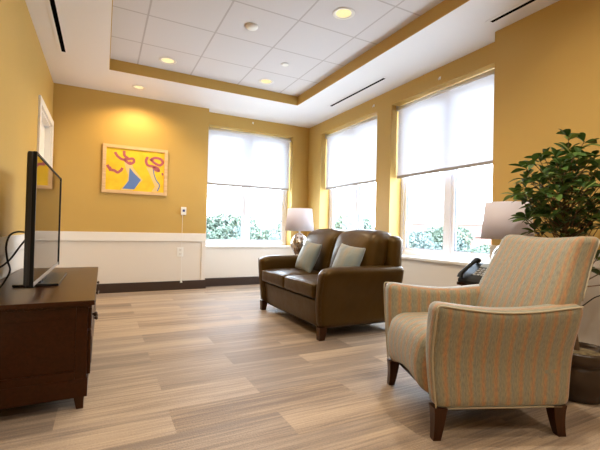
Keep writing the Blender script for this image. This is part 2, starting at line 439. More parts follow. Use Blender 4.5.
# ------------------------------------------------------------------ camera
EYE = Vector((0, 0, .9))
yaw, pit, rol = math.radians(27.3124), math.radians(.6536), math.radians(1.3810); FPX = 381.866
fw = Vector((math.sin(yaw)*math.cos(pit), math.cos(yaw)*math.cos(pit), math.sin(pit)))
r0 = Vector((math.cos(yaw), -math.sin(yaw), 0)); u0 = r0.cross(fw)
r1 = r0*math.cos(rol)+u0*math.sin(rol); u1 = u0*math.cos(rol)-r0*math.sin(rol)
cam = bpy.data.cameras.new('camera'); co = bpy.data.objects.new('camera', cam); COL.objects.link(co)
cam.sensor_width = 36; cam.lens = 36*FPX/600; cam.clip_start = .02; cam.clip_end = 600
mw = Matrix((r1, u1, -fw)).transposed().to_4x4(); mw.translation = EYE; co.matrix_world = mw
SC.camera = co

# ------------------------------------------------------------------ room shell
H = 2.65; TZ = 2.776; XL = -.59; XR = 2.975; XA = 3.125; YB = 5.63; YA = 5.79; YN = -2.6
XO = 3.40; YO = 6.05
WZ0, WZ1 = .62, 2.462
def struct(name, bm, mats, smooth=False, parent=None):
    o = link(name, bm, mats, parent, smooth)
    if parent is None: o['kind'] = 'structure'
    return o

struct('floor', bx(XL-.3, XO, YN-.3, YO, -.2, 0), M['floor'])
# ceiling: plaster soffit around a sunk field of tiles
TX0, TX1, TY0, TY1 = .018, 2.405, -1.7, 4.82
bm = bmesh.new()
for a in ((XL-.3, TX0, YN-.3, YO), (TX1, XO, YN-.3, YO), (TX0, TX1, YN-.3, TY0), (TX0, TX1, TY1, YO)):
    box(bm, a[0], a[1], a[2], a[3], H, H+.25, 0)
box(bm, TX0-.001, TX1+.001, TY0-.001, TY1+.001, TZ, TZ+.12, 1)
struct('ceiling', bm, [M['white'], M['tiles']])
bm = bmesh.new(); t = .006
box(bm, TX0, TX0+t, TY0, TY1, H+.001, TZ); box(bm, TX1-t, TX1, TY0, TY1, H+.001, TZ)
box(bm, TX0+t, TX1-t, TY0, TY0+t, H+.001, TZ); box(bm, TX0+t, TX1-t, TY1-t, TY1, H+.001, TZ)
struct('trim_1', bm, M['yellow'])

# walls: material 0 yellow above the chair rail, 1 cream wainscot below
RZ0, RZ1 = .687, .805
def wall_part(bm, x0, x1, y0, y1, z0=0, z1=H, split=RZ0+.03):
    if z0 < split < z1:
        box(bm, x0, x1, y0, y1, z0, split, 1); box(bm, x0, x1, y0, y1, split, z1, 0)
    else: box(bm, x0, x1, y0, y1, z0, z1, 0 if z0 >= split else 1)
bm = bmesh.new(); wall_part(bm, XL-.3, XL, YN-.3, 4.55); wall_part(bm, XL-.3, XL, 5.51, YO); wall_part(bm, XL-.3, XL, 4.55, 5.51, 2.08, H); box(bm, XL-.3, XL-.12, 4.55, 5.51, 0, 2.08, 0)
struct('wall_left', bm, [M['yellow'], M['cream']])
bm = bmesh.new(); wall_part(bm, XL, XO, YN-.3, YN)
struct('wall_front', bm, [M['yellow'], M['cream']])
# back wall: thicker on the left, thinner around window_1
BX0, BX1 = 1.352, 2.82
bm = bmesh.new()
wall_part(bm, XL, BX0, YB, YO)
box(bm, BX0, BX1, YA, YO, 0, WZ0-.03, 1); box(bm, BX0, BX1, YA, YO, WZ1, H, 0)
box(bm, BX1, XO, YA, YO, WZ0, H, 0); box(bm, BX1, XO, YA, YO, 0, WZ0, 1)
struct('wall_back', bm, [M['yellow'], M['cream']])
W2 = (3.94, 5.37); W3 = (2.19, 3.667); YE = 2.165
bm = bmesh.new()
wall_part(bm, XR, XO, YN, YE)
box(bm, XA, XO, YE, YA, 0, WZ0-.03, 1)
box(bm, XA, XO, YE, YA, WZ1, H, 0)
for a, b in ((YE, W3[0]), (W3[1], W2[0]), (W2[1], YA)): box(bm, XA, XO, a, b, WZ0-.03, WZ1, 0)
struct('wall_right', bm, [M['yellow'], M['cream']])

# chair rail
def railprof(bm, x0, x1, y0, y1): box(bm, x0, x1, y0, y1, RZ0, RZ1, 0, .004)
rt = .018
struct('trim_2', bx(XL+rt, BX0, YB-rt, YB, RZ0, RZ1, bev=.004), M['trimwhite'])
bm = bmesh.new(); box(bm, XL, XL+rt, YN, 4.48, RZ0, RZ1, 0, .004)
struct('trim_3', bm, M['trimwhite'])
struct('trim_4', bx(XR-rt, XR, YN, YE, RZ0, RZ1, bev=.004), M['trimwhite'])
# end strip of the wainscot beside the window recess
struct('trim_5', bx(BX0-.062, BX0, YB-.012, YB, .126, RZ0, bev=.003), M['cream'])
# baseboards
bt = .016; BH = .126
bm = bmesh.new(); box(bm, XL+bt, BX0, YB-bt, YB, 0, BH, 0, .004); box(bm, BX0, BX0+bt, YB-bt, YA-bt, 0, BH, 0, .003); box(bm, BX0+bt, XA, YA-bt, YA, 0, BH, 0, .004)
struct('baseboard_back', bm, M['basebrown'])
struct('baseboard_left', bx(XL, XL+bt, YN, 4.48, 0, BH, bev=.004), M['basebrown'])
bm = bmesh.new(); box(bm, XR-bt, XR, YN, YE, 0, BH, 0, .004); box(bm, XA-bt, XA, YE, YA-bt, 0, BH, 0, .004)
struct('baseboard_right', bm, M['basebrown'])

# ---- windows
def window(idx, a0, a1, back):
    """opening from a0 to a1; back=True in the back wall (along X), else in the right wall (along Y)"""
    def B(bm, s0, s1, d0, d1, z0, z1, mi=0, bev=0):
        if back: box(bm, s0, s1, YA+d0, YA+d1, z0, z1, mi, bev)
        else: box(bm, XA+d0, XA+d1, s0, s1, z0, z1, mi, bev)
    e = .0015
    root = bpy.data.objects.new('window_%d' % idx, None); COL.objects.link(root); root['kind'] = 'structure'
    f = .045; c = (a0+a1)/2
    bm = bmesh.new()
    B(bm, a0+e, a0+f, .18, .25, WZ0+e, WZ1-e, 0); B(bm, a1-f, a1-e, .18, .25, WZ0+e, WZ1-e, 0)
    B(bm, a0+f, a1-f, .18, .25, WZ0+e, WZ0+f, 0); B(bm, a0+f, a1-f, .18, .25, WZ1-f, WZ1-e, 0)
    B(bm, c-.03, c+.03, .18, .25, WZ0+f, WZ1-f, 0)
    link('window_frame', bm, M['winwhite'], root)
    for s0, s1 in ((a0+f, c-.03), (c+.03, a1-f)):
        bm = bmesh.new(); g = .042; z0, z1 = WZ0+f, WZ1-f
        B(bm, s0+.003, s0+g, .19, .235, z0+.003, z1-.003, 0, .004); B(bm, s1-g, s1-.003, .19, .235, z0+.003, z1-.003, 0, .004)
        B(bm, s0+g, s1-g, .19, .235, z0+.003, z0+g, 0, .004); B(bm, s0+g, s1-g, .19, .235, z1-g, z1-.003, 0, .004)
        sash = link('sash', bm, M['winwhite'], root)
        bm = bmesh.new()
        for q in ((s0+g, s0+g+.006, z0+g, z1-g), (s1-g-.006, s1-g, z0+g, z1-g), (s0+g, s1-g, z0+g, z0+g+.006), (s0+g, s1-g, z1-g-.006, z1-g)):
            B(bm, q[0], q[1], .20, .225, q[2], q[3], 0)
        link('gasket', bm, M['gasket'], sash)
        bm = bmesh.new(); B(bm, s0+g+.001, s1-g-.001, .210, .214, z0+g+.001, z1-g-.001)
        link('pane', bm, M['glass'], sash)
    bm = bmesh.new(); B(bm, a0+(0.0 if not back else .001), a1, -.028, .18, WZ0-.03, WZ0, 0, .005)
    link('window_sill', bm, M['trimwhite'], root)
    return root
window(1, BX0+.002, BX1, True)
window(2, W2[0], W2[1], False)
window(3, W3[0], W3[1], False)

# ---- roller shades
def shade(label, a0, a1, back, group='roller shades half drawn over the windows'):
    SZ = 1.562; d = .10
    loc = ((a0+a1)/2, YA+d, SZ) if back else (XA+d, (a0+a1)/2, SZ)
    root = thing('roller_shade', label, 'window shade', loc, 0, group)
    w = (a1-a0)/2-.014
    def B(bm, s0, s1, d0, d1, z0, z1, mi=0, bev=0):
        if back: box(bm, s0, s1, d0, d1, z0, z1, mi, bev)
        else: box(bm, d0, d1, s0, s1, z0, z1, mi, bev)
    bm = bmesh.new(); n = 12
    vs = [[None]*2 for _ in range(n+1)]
    for i in range(n+1):
        s = -w+2*w*i/n
        for k, z in enumerate((.02, WZ1-.03-SZ)): vs[i][k] = bm.verts.new((s, 0, z) if back else (0, s, z))
    for i in range(n): bm.faces.new((vs[i][0], vs[i+1][0], vs[i+1][1], vs[i][1]))
    link('fabric', bm, M['shade'], root)
    bm = bmesh.new(); B(bm, -w, w, -.008, .008, -.006, .028, 0, .003)
    link('hem_bar', bm, M['hem'], root)
    zc = WZ1-.034-SZ
    pts = [(-w, 0, zc), (w, 0, zc)] if back else [(0, -w, zc), (0, w, zc)]
    link('roller', tube(pts, .022, 16), M['shaderoll'], root, True)
    for s in (-1, 1):
        bm = bmesh.new(); B(bm, s*w-.004+s*.008, s*w+.004+s*.006, -.03, .03, zc-.032, zc+.033, 0, .002)
        link('bracket', bm, M['steel'], root)
M['hem'] = simple('shade_hem_bar', (.36, .33, .31, 1), .5)
M['shaderoll'] = simple('shade_roll', (.78, .77, .75, 1), .6)
shade('white roller shade half lowered over the single window in the back wall', BX0+.002, BX1, True)
shade('white roller shade on the side-wall window nearest the corner, behind the brown sofa', W2[0], W2[1], False)
shade('white roller shade on the large side-wall window beside the orange-yellow wall and plant', W3[0], W3[1], False)

# small hooks on the headers
for n_, (p, back, lb) in enumerate([((2.097, YA, 2.587), True, 'tiny white hook above the back wall window'),
                           ((XA, 2.908, 2.503+.03), False, 'tiny white hook above the large side window'),
                           ((XA, 4.013, 2.518+.03), False, 'tiny white hook above the yellow pier end of the corner side window')]):
    bm = bmesh.new()
    box(bm, -.012, .012, -.006, 0, -.015, .015, 0, .002)
    tube([(0, -.004, 0), (0, -.022, -.004), (0, -.028, -.016), (0, -.020, -.026)], .003, 6, bm)
    o = link('wall_hook', bm, M['plasticwhite'], None, True, p); o.rotation_euler = (0, 0, 0 if back else -PI/2)
    tag(o, lb, 'hook', 'wall hooks above the windows')

# ---- door in the left wall, near the corner
door = bpy.data.objects.new('door_1', None); COL.objects.link(door); door['kind'] = 'structure'
bm = bmesh.new(); y0, y1 = 4.55, 5.51; c = .072
box(bm, XL+.0005, XL+.022, y0-c, y0+.001, 0, 2.152, 0, .004); box(bm, XL+.0005, XL+.022, y1-.001, y1+c, 0, 2.152, 0, .004); box(bm, XL+.0005, XL+.022, y0+.001, y1-.001, 2.08, 2.152, 0, .004)
box(bm, XL-.118, XL, y0+.001, y0+.02, 0, 2.079, 0); box(bm, XL-.118, XL, y1-.02, y1-.001, 0, 2.079, 0); box(bm, XL-.118, XL, y0+.02, y1-.02, 2.06, 2.079, 0)
link('door_frame', bm, M['trimwhite'], door)
bm = bmesh.new(); box(bm, XL-.10, XL-.06, y0+.023, y1-.023, .01, 2.057, 0, .003)
for zz in ((.25, .95), (1.1, 1.9)):
    for yy in ((y0+.14, y0+.45), (y0+.52, y1-.14)): box(bm, XL-.061, XL-.054, yy[0], yy[1], zz[0], zz[1], 0, .006)
dp = link('door_panel', bm, M['doorpaint'] if 'doorpaint' in M else M['trimwhite'], door)
bm = lathe([(.028, 0), (.028, .006), (.01, .01), (.01, .035), (.026, .045), (.03, .058), (.022, .07), (.004, .074)], 20)
bmesh.ops.rotate(bm, verts=bm.verts, matrix=Matrix.Rotation(PI/2, 3, 'Y')); bmesh.ops.translate(bm, verts=bm.verts, vec=(XL-.06, y0+.09, 1.0))
link('door_handle', bm, M['steel'], dp, True)

# ---- ceiling fittings
def downlight(x, y, z, label, r=.075):
    t = thing('ceiling_light', label, 'ceiling light', (x, y, z), 0, 'round recessed downlights')
    bm = lathe([(r, 0), (r+.012, -.001), (r+.020, -.004), (r+.016, -.006), (r-.004, -.006), (r-.010, -.001)], 32, cap=False)
    link('trim_ring', bm, M['bulbring'], t, True)
    bm = lathe([(.002, -.0035), (r*.5, -.003), (r-.002, -.002)], 32, cap=False)
    link('lens', bm, M['lens'], t, True)
def spot(x, y, z, e, col=(1, .80, .56), size=2.2, blend=.9, r=.05):
    l = bpy.data.lights.new('downlight_lamp', 'SPOT'); l.energy = e; l.color = col; l.spot_size = size; l.spot_blend = blend; l.shadow_soft_size = r
    o = bpy.data.objects.new('downlight_lamp', l); COL.objects.link(o); o.location = (x, y, z-.03)
DL = [(.605, 4.53, TZ, 'downlight in the tile row nearest the back wall, on the left, above the painting side', 30),
      (1.80, 4.52, TZ, 'downlight in the tile row nearest the back wall, on the right, by the window corner', 24),
      (1.80, 2.76, TZ, 'bright downlight in the tile field nearest the camera, above the seats', 30),
      (.36, 5.225, H, 'small downlight in the plain soffit just above the yellow painting', 34)]
for x, y, z, lb, e in DL:
    downlight(x, y, z, lb, .075 if z == TZ else .062)
    spot(x, y, z, e, (1, .72, .36) if z == H else (1, .78, .52), 2.7 if z == H else 2.3, .6)
for x, y, e in ((.605, 2.76, 30), (.605, .99, 34), (1.80, .99, 66), (.605, -.8, 34), (1.8, -.8, 60)):  # unseen downlights added along the grid, right-hand ones boosted to brighten right wall
    downlight(x, y, TZ, 'round downlight in the tiled ceiling out of the picture, overhead or behind the camera'); spot(x, y, TZ, e, (1, .88, .72), 3.0)

def slot(name, label, x, y0, y1):
    t = thing(name, label, 'air vent', (x, (y0+y1)/2, H), 0, 'slim black linear slot vents in the soffit')
    h = (y1-y0)/2
    bm = bmesh.new()
    box(bm, -.044, -.018, -h-.03, h+.03, -.004, 0, 0, .001); box(bm, .018, .044, -h-.03, h+.03, -.004, 0, 0, .001)
    box(bm, -.018, .018, -h-.03, -h, -.004, 0, 0); box(bm, -.018, .018, h, h+.03, -.004, 0, 0)
    link('vent_frame', bm, M['white'], t)
    link('vent_slot', bx(-.0179, .0179, -h+.0001, h-.0001, -.0025, -.0005), M['slotshade'], t)
slot('slot_vent', 'slim black slot vent in the soffit above the television wall', -.40, 3.30, 4.56)
slot('slot_vent', 'slim black slot vent in the soffit between the two side windows', 2.812, 3.43, 4.59)
slot('slot_vent', 'slim black slot vent in the soffit beside the orange-yellow wall at top right', 2.802, .90, 2.075)
# speaker-like white dome and flat sprinkler cover
o = link('smoke_detector', lathe([(.055, 0), (.057, -.012), (.048, -.022), (.03, -.030), (.002, -.033)], 32), M['plasticwhite'], None, True, (1.181, 3.355, TZ)); tag(o, 'round white domed detector on the ceiling tile in the middle', 'smoke detector')
t = thing('sprinkler_cover', 'small white round sprinkler cap on a ceiling tile beyond the domed detector', 'sprinkler', (1.792, 3.939, TZ))
link('cover_plate', lathe([(.040, -.006), (.042, -.009), (.038, -.012), (.002, -.013)], 28), M['plasticwhite'], t, True)
link('cover_neck', lathe([(.030, 0), (.030, -.0065)], 20), M['matteblack'], t, True)

# ------------------------------------------------------------------ picture on the back wall
pt = thing('framed_painting', 'framed yellow painting of two abstract dancing figures on the back wall', 'painting', (.38, YB, 1.322))
pw, ph, fwid = .405, .640, .042
bm = bmesh.new()
box(bm, -pw, -pw+fwid, -.032, -.001, 0, ph, 0, .003); box(bm, pw-fwid, pw, -.032, -.001, 0, ph, 0, .003)
box(bm, -pw+fwid, pw-fwid, -.032, -.001, 0, fwid, 0, .003); box(bm, -pw+fwid, pw-fwid, -.032, -.001, ph-fwid, ph, 0, .003)
link('picture_frame', bm, M['frameoak'], pt)
cv = link('canvas', bx(-pw+fwid, pw-fwid, -.018, -.002, fwid, ph-fwid), M['paintyellow'], pt)
CW, CH = 2*(pw-fwid), ph-2*fwid
def cpt(u, v): return (-pw+fwid+u*CW, fwid+(1-v)*CH)         # u, v in 0..1 from the top left of the canvas
def poly(name, pts, mat, lift):
    bm = bmesh.new(); P = [cpt(*p) for p in pts]
    a = [bm.verts.new((x, -.018-lift, z)) for x, z in P]; b = [bm.verts.new((x, -.0175, z)) for x, z in P]
    bm.faces.new(a); n = len(a)
    for i in range(n): bm.faces.new((a[i], b[i], b[(i+1) % n], a[(i+1) % n]))
    bmesh.ops.recalc_face_normals(bm, faces=bm.faces); bmesh.ops.triangulate(bm, faces=bm.faces)
    link(name, bm, mat, cv)
def stroke(name, lines, mat, w, lift=.0012):
    bm = bmesh.new()
    for li, L_ in enumerate(lines):
        lf = lift+li*.0003
        pts = []
        for i in range(len(L_)-1):
            p0 = L_[max(i-1, 0)]; p1 = L_[i]; p2 = L_[i+1]; p3 = L_[min(i+2, len(L_)-1)]
            for s in range(6):
                t = s/6
                pts.append(tuple(.5*(2*p1[k]+(p2[k]-p0[k])*t+(2*p0[k]-5*p1[k]+4*p2[k]-p3[k])*t*t+(-p0[k]+3*p1[k]-3*p2[k]+p3[k])*t**3) for k in (0, 1)))
        pts.append(L_[-1]); P = [Vector(cpt(*p)) for p in pts]
        prev = None
        for i, p in enumerate(P):
            d = (P[min(i+1, len(P)-1)]-P[max(i-1, 0)]).normalized(); nn = Vector((-d.y, d.x))*w/2
            r = [bm.verts.new((q.x, -.018-lf, q.y)) for q in (p+nn, p-nn)]+[bm.verts.new((q.x, -.0176, q.y)) for q in (p-nn, p+nn)]
            if prev:
                for k in range(4): bm.faces.new((prev[k], prev[(k+1) % 4], r[(k+1) % 4], r[k]))
            else: bm.faces.new(r)
            prev = r
        bm.faces.new(prev[::-1])
    bmesh.ops.recalc_face_normals(bm, faces=bm.faces)
    link(name, bm, mat, cv)
poly('pale_figure', [(.30, .32), (.42, .32), (.45, .44), (.62, .72), (.45, .99), (.25, .99), (.36, .78), (.37, .62), (.33, .50)], M['paintcream'], .0006)
poly('pale_figure', [(.68, .40), (.80, .40), (.83, .62), (.92, .82), (.87, .99), (.78, .99), (.84, .86), (.76, .62)], M['paintcream'], .0006)
poly('blue_shape', [(.39, .44), (.48, .58), (.59, .72), (.48, .96), (.28, .96), (.38, .76)], M['paintblue'], .0011)
stroke('blue_line', [[(.80, .38), (.82, .56), (.86, .70), (.92, .82), (.885, .97)]], M['paintblue'], .014)
stroke('mauve_curls', [[(.14, .10), (.19, .20), (.27, .26), (.36, .24), (.44, .22), (.46, .29), (.40, .35), (.33, .30), (.30, .26)], [(.29, .05), (.30, .16), (.36, .22)], [(.38, .30), (.42, .36)],
    [(.02, .42), (.07, .52), (.14, .54), (.19, .58), (.25, .52), (.27, .46)], [(.06, .46), (.08, .56)],
    [(.70, .14), (.67, .24), (.70, .34), (.79, .36), (.88, .40), (.90, .46), (.84, .44), (.80, .38)], [(.74, .22), (.82, .15), (.92, .16), (.97, .24), (.92, .32), (.83, .28), (.76, .20)], [(.955, .54), (.985, .53)]], M['paintpurple'], .034)

# ------------------------------------------------------------------ emergency pull and outlet
ep = thing('pull_cord_station', 'small white pull station with blue switch and long hanging cord', 'emergency pull cord', (1.023, YB, 1.122))
link('plate', bx(-.036, .036, -.018, 0, -.056, .056, bev=.004), M['plasticwhite'], ep)
link('switch', bx(-.015, .015, -.026, -.018, -.012, .022, bev=.003), M['blueplastic'], ep)
link('cord', tube([(-.015, -.022, -.05), (-.016, -.023, -.4), (-.012, -.024, -.98)], .0022, 6), M['plasticwhite'], ep)
link('pull_knob', lathe([(.003, 0), (.009, -.012), (.017, -.038), (.015, -.045), (.002, -.047)], 16), M['plasticwhite'], ep, True, (-.012, -.030, -.975))
ol = thing('wall_outlet', 'white electrical outlet plate low on the cream wainscot', 'outlet', (.992, YB, .536))
link('plate', bx(-.044, .044, -.007, 0, -.065, .065, bev=.003), M['plasticwhite'], ol)
for s in (-1, 1):
    bm = bmesh.new(); box(bm, -.017, .017, -.0095, -.007, s*.028-.015, s*.028+.015, 0, .002)
    sk = link('socket', bm, M['trimwhite'], ol)
    bm = bmesh.new(); box(bm, -.009, -.006, -.0100, -.0095, s*.028-.006, s*.028+.007); box(bm, .006, .009, -.0100, -.0095, s*.028-.006, s*.028+.007)
    link('socket_hole', bm, M['matteblack'], sk)

# ------------------------------------------------------------------ credenza
CX0, CX1, CY0, CY1, CZ = -.572, -.052, 2.14, 3.745, .531
cr = thing('credenza', 'dark cherry wood television cabinet with bracket feet against the left wall', 'cabinet', ((CX0+CX1)/2, (CY0+CY1)/2, 0))
def CB(bm, x0, x1, y0, y1, z0, z1, bev=0): box(bm, x0-(CX0+CX1)/2, x1-(CX0+CX1)/2, y0-(CY0+CY1)/2, y1-(CY0+CY1)/2, z0, z1, 0, bev)
bm = bmesh.new(); CB(bm, CX0+.004, CX1, CY0, CY1, .135, .498, .003)
# raised frame of the end panels
for yy, s in ((CY0, -1), (CY1, 1)):
    a, b = (yy-.006, yy+.001) if s < 0 else (yy-.001, yy+.006)
    CB(bm, CX0+.004, CX0+.05, a, b, .135, .495, .002); CB(bm, CX1-.05, CX1, a, b, .135, .495, .002)
    CB(bm, CX0+.05, CX1-.05, a, b, .445, .495, .002); CB(bm, CX0+.05, CX1-.05, a, b, .135, .19, .002)
link('cabinet_body', bm, M['cherry'], cr)
bm = bmesh.new(); CB(bm, CX0-.004, CX1+.028, CY0-.028, CY1+.028, .507, CZ, .005); CB(bm, CX0, CX1+.016, CY0-.016, CY1+.016, .496, .508, .004)
link('cabinet_top', bm, M['cherry'], cr)
bm = bmesh.new(); CB(bm, CX0+.004, CX1+.006, CY0-.010, CY1+.010, .062, .150, .004)
link('plinth', bm, M['cherry'], cr)
for px, sx in ((CX0+.04, 0), (CX1-.030, 0)):
    for py, sy in ((CY0+.030, 1), (CY1-.030, -1)):
        bm = taper_leg(px-(CX0+CX1)/2, py-(CY0+CY1)/2, 0, .075, .050, .030, .006 if px > -.3 else -.004, -.008*sy)
        link('leg', bm, M['cherryZ'], cr)
nd = 3; dw = (CY1-CY0-.03)/nd
for i in range(nd):
    a = CY0+.015+i*dw+.006; b = a+dw-.012
    bm = bmesh.new(); CB(bm, CX1-.001, CX1+.016, a, b, .385, .487, .004)
    dr = link('drawer', bm, M['cherry'], cr)
    kn = lathe([(.005, 0), (.005, .009), (.011, .014), (.012, .020), (.008, .025), (.001, .026)], 16)
    bmesh.ops.rotate(kn, verts=kn.verts, matrix=Matrix.Rotation(PI/2, 3, 'Y')); bmesh.ops.translate(kn, verts=kn.verts, vec=(CX1+.015-(CX0+CX1)/2, (a+b)/2-(CY0+CY1)/2 if i else a+.09-(CY0+CY1)/2, .436))
    link('knob', kn, M['darkmetal'], dr, True)
    bm = bmesh.new(); CB(bm, CX1-.001, CX1+.016, a, b, .160, .375, .004); CB(bm, CX1+.0155, CX1+.019, a+.04, b-.04, .20, .335, .003)
    dd = link('cabinet_door', bm, M['cherry'], cr)
    kn = lathe([(.005, 0), (.005, .009), (.011, .014), (.012, .020), (.008, .025), (.001, .026)], 16)
    bmesh.ops.rotate(kn, verts=kn.verts, matrix=Matrix.Rotation(PI/2, 3, 'Y')); bmesh.ops.translate(kn, verts=kn.verts, vec=(CX1+.015-(CX0+CX1)/2, (b-.03 if i % 2 == 0 else a+.03)-(CY0+CY1)/2, .33))
    link('knob', kn, M['darkmetal'], dd, True)

# ------------------------------------------------------------------ television
TV0, TV1 = 2.25, 3.49; tvc = (TV0+TV1)/2; tz0, tz1 = .582, 1.252; sxp = -.298
tv = thing('television', 'flat black television with glossy screen standing on the cherry cabinet', 'television', (sxp, tvc, CZ))
def tvshape(p):
    # thin at the rim, fuller at the middle of the back
    if p.x < 0:
        e = min(1, (1-abs(p.y)/(.5*(TV1-TV0)))*4.0); g = min(1, (1-abs(p.z)/(.5*(tz1-tz0)))*3.0)
        p.x *= .62+.55*sstep(e)*sstep(g)
    return p
bm = rbox(.046, TV1-TV0, tz1-tz0, .016, (1, 20, 12), tvshape, 3); bmesh.ops.translate(bm, verts=bm.verts, vec=(-.024, 0, (tz0+tz1)/2-CZ))
link('tv_case', bm, M['black'], tv, True)
bw = .018
bm = bmesh.new(); hh = (TV1-TV0)/2
box(bm, -.012, .0045, -hh+.0005, -hh+.014, tz0-CZ+.001, tz1-CZ-.001, 0, .003); box(bm, -.012, .0065, hh-.032, hh-.0005, tz0-CZ+.001, tz1-CZ-.001, 0, .003)
box(bm, -.012, .0045, -hh+.014, hh-.020, tz1-CZ-.014, tz1-CZ-.001, 0, .003)
link('bezel', bm, M['bezel'], tv)
link('screen', bx(-.0012, .0012, -(TV1-TV0)/2+bw, (TV1-TV0)/2-bw, tz0-CZ+.026, tz1-CZ-bw), M['screen'], tv)
link('bottom_strip', bx(-.0035, .0035, -(TV1-TV0)/2+.014, (TV1-TV0)/2-.014, tz0-CZ+.004, tz0-CZ+.024, bev=.002), M['steel'], tv)
bm = bmesh.new(); box(bm, -.15, .075, -.20, .40, .001, .014, 0, .006)
link('stand_base', bm, M['black'], tv)
bm = bmesh.new(); box(bm, -.050, -.018, -.09, .09, .012, .20, 0, .006); box(bm, -.075, -.02, -.14, .14, .010, .03, 0, .006)
link('stand_neck', bm, M['black'], tv)
bm = bmesh.new(); box(bm, -.070, -.040, -.28, .28, .15, .46, 0, .012)
link('back_housing', bm, M['matteblack'], tv)
# cables behind the television
for nm, lb, pts in (('power_cable', 'black cable looping beside the television down to the cabinet top', [(-.40, 2.74, .842), (-.41, 2.55, .850), (-.425, 2.44, .832), (-.435, 2.42, .775), (-.435, 2.46, .705), (-.44, 2.56, .64), (-.46, 2.56, .585), (-.48, 2.50, .548), (-.53, 2.46, .538)]),
                    ('power_cable', 'lower black cable hanging from the television towards the left wall', [(-.40, 2.72, .80), (-.415, 2.62, .755), (-.43, 2.50, .705), (-.45, 2.38, .675), (-.49, 2.25, .655), (-.55, 2.15, .66), (-.586, 2.12, .665)])):
    tag(link(nm, tube(pts, .0048, 8, smooth_n=8), M['matteblack'], None, True), lb, 'cable', 'black cables behind the television')

# ------------------------------------------------------------------ loveseat (local: front is -Y, +X is the side near the camera)
def make_sofa():
    T = thing('sofa', 'two-seat brown leather sofa with flared arms in front of the side windows', 'sofa', (1.997, 3.325, 0), -PI/2)
    L = M['leather']; W = .72
    # arms, flared outward towards the top and rounded at the front
    for s in (-1, 1):
        def arm(p, s=s):
            z = p.z+.345; t = max(0, (z-.12)/.48)
            out = .050*sstep((t-.25)/.75)
            fy = -.012*math.sin(PI*t)          # front edge bows
            thick = 1-.18*(1-sstep(t))
            x = s*(p.x*thick+out*(1 if p.x > 0 else .8))
            y = p.y
            if p.y < 0: y += fy-.012*sstep(t)
            zz = z-.030*max(0, (-p.y-.26)/.16)**2*sstep((t-.5)/.5)
            return Vector((x+s*.625, y, zz))
        bm = rbox(.130, .84, .505, .055, (3, 14, 9), arm, 5)
        link('arm', bm, L, T, True)
        # piping down the front edge of each arm
        pts = []
        for i in range(13):
            t = i/12; z = .11+t*.455; out = .050*sstep(((z-.12)/.48-.25)/.75); tt = (z-.12)/.48
            pts.append((s*(.625+.065*(1-.18*(1-sstep(tt)))+out)-s*.016, -.420-.012*math.sin(PI*tt)+.014-.012*sstep(tt), z))
        link('piping', tube(pts, .0045, 8), L, T, True)
    # base
    bm = rbox(1.17, .78, .225, .02, (8, 4, 3), lambda p: Vector((p.x, p.y-.003+(-.012 if p.y < 0 else 0)*(p.z/.12), p.z+.198)), 3)
    link('base', bm, L, T, True)
    link('underside', bx(-.60, .60, -.36, .40, .075, .09), M['matteblack'], T)
    # seat cushions
    for s in (-1, 1):
        def seat(p):
            e = (1-abs(p.x/.29)**4)*(1-abs(p.y/.33)**4)
            z = p.z*(1+.0)+(.022*max(0, e) if p.z > 0 else 0)
            return Vector((p.x+s*.290, p.y-.115, z+.388))
        link('seat_cushion', rbox(.574, .66, .125, .030, (8, 8, 2), seat, 4), L, T, True)
        pts = [(s*.290+a*.277, -.115+b*.320, .446) for a, b in ((-1, -1), (1, -1), (1, 1), (-1, 1))]
        pp = [(s*.290-.275, -.437, .440), (s*.290+.275, -.437, .440)]
        link('piping', tube(pp, .004, 8), L, T, True)
    # back frame
    def bf(p):
        z = p.z+.4825; t = (z-.1)/.76
        y = p.y+.322+.030*t
        x = p.x*(1+.0)
        zz = z-.014*abs(p.x/.71)**6*(1 if p.z > .2 else 0)
        return Vector((x, y, zz))
    link('back_frame', rbox(1.42, .15, .775, .06, (12, 2, 8), bf, 5), L, T, True)
    # back cushions, leaning, full at the top
    for s in (-1, 1):
        def bc(p, s=s):
            t = (p.z+.245)/.49
            e = (1-abs(p.x/.32)**4)
            y = p.y*(.80+.25*t)
            if p.y < 0: y -= .028*math.sin(PI*min(1, t))*max(0, e)
            y += .105+.165*t
            z = p.z+.645+.022*(1-abs(p.x/.33)**2)*sstep(t)-.022*abs(p.x/.32)**4*sstep((t-.5)/.5)+.004
            return Vector((p.x+s*.325, y, z))
        link('back_cushion', rbox(.645, .24, .49, .080, (8, 3, 8), bc, 6), L, T, True)
        pts = []
        for i in range(15):
            t = i/14; q = bc(Vector((.300*(-1), -.098, -.20+.38*t)) if s > 0 else Vector((.300, -.098, -.20+.38*t))); pts.append(q+Vector((0, -.003, 0)))
        q = pts[-1]; pts.append(q+Vector((.02*s, .04, .030)))
        link('piping', tube(pts, .005, 8), L, T, True)
    for x in (-.63, .63):
        for y, d in ((-.385, -1), (.36, 1)):
            link('leg', taper_leg(x, y, 0, .105, .070, .050, 0, .006*d), M['legwood'], T)
    return T
make_sofa()

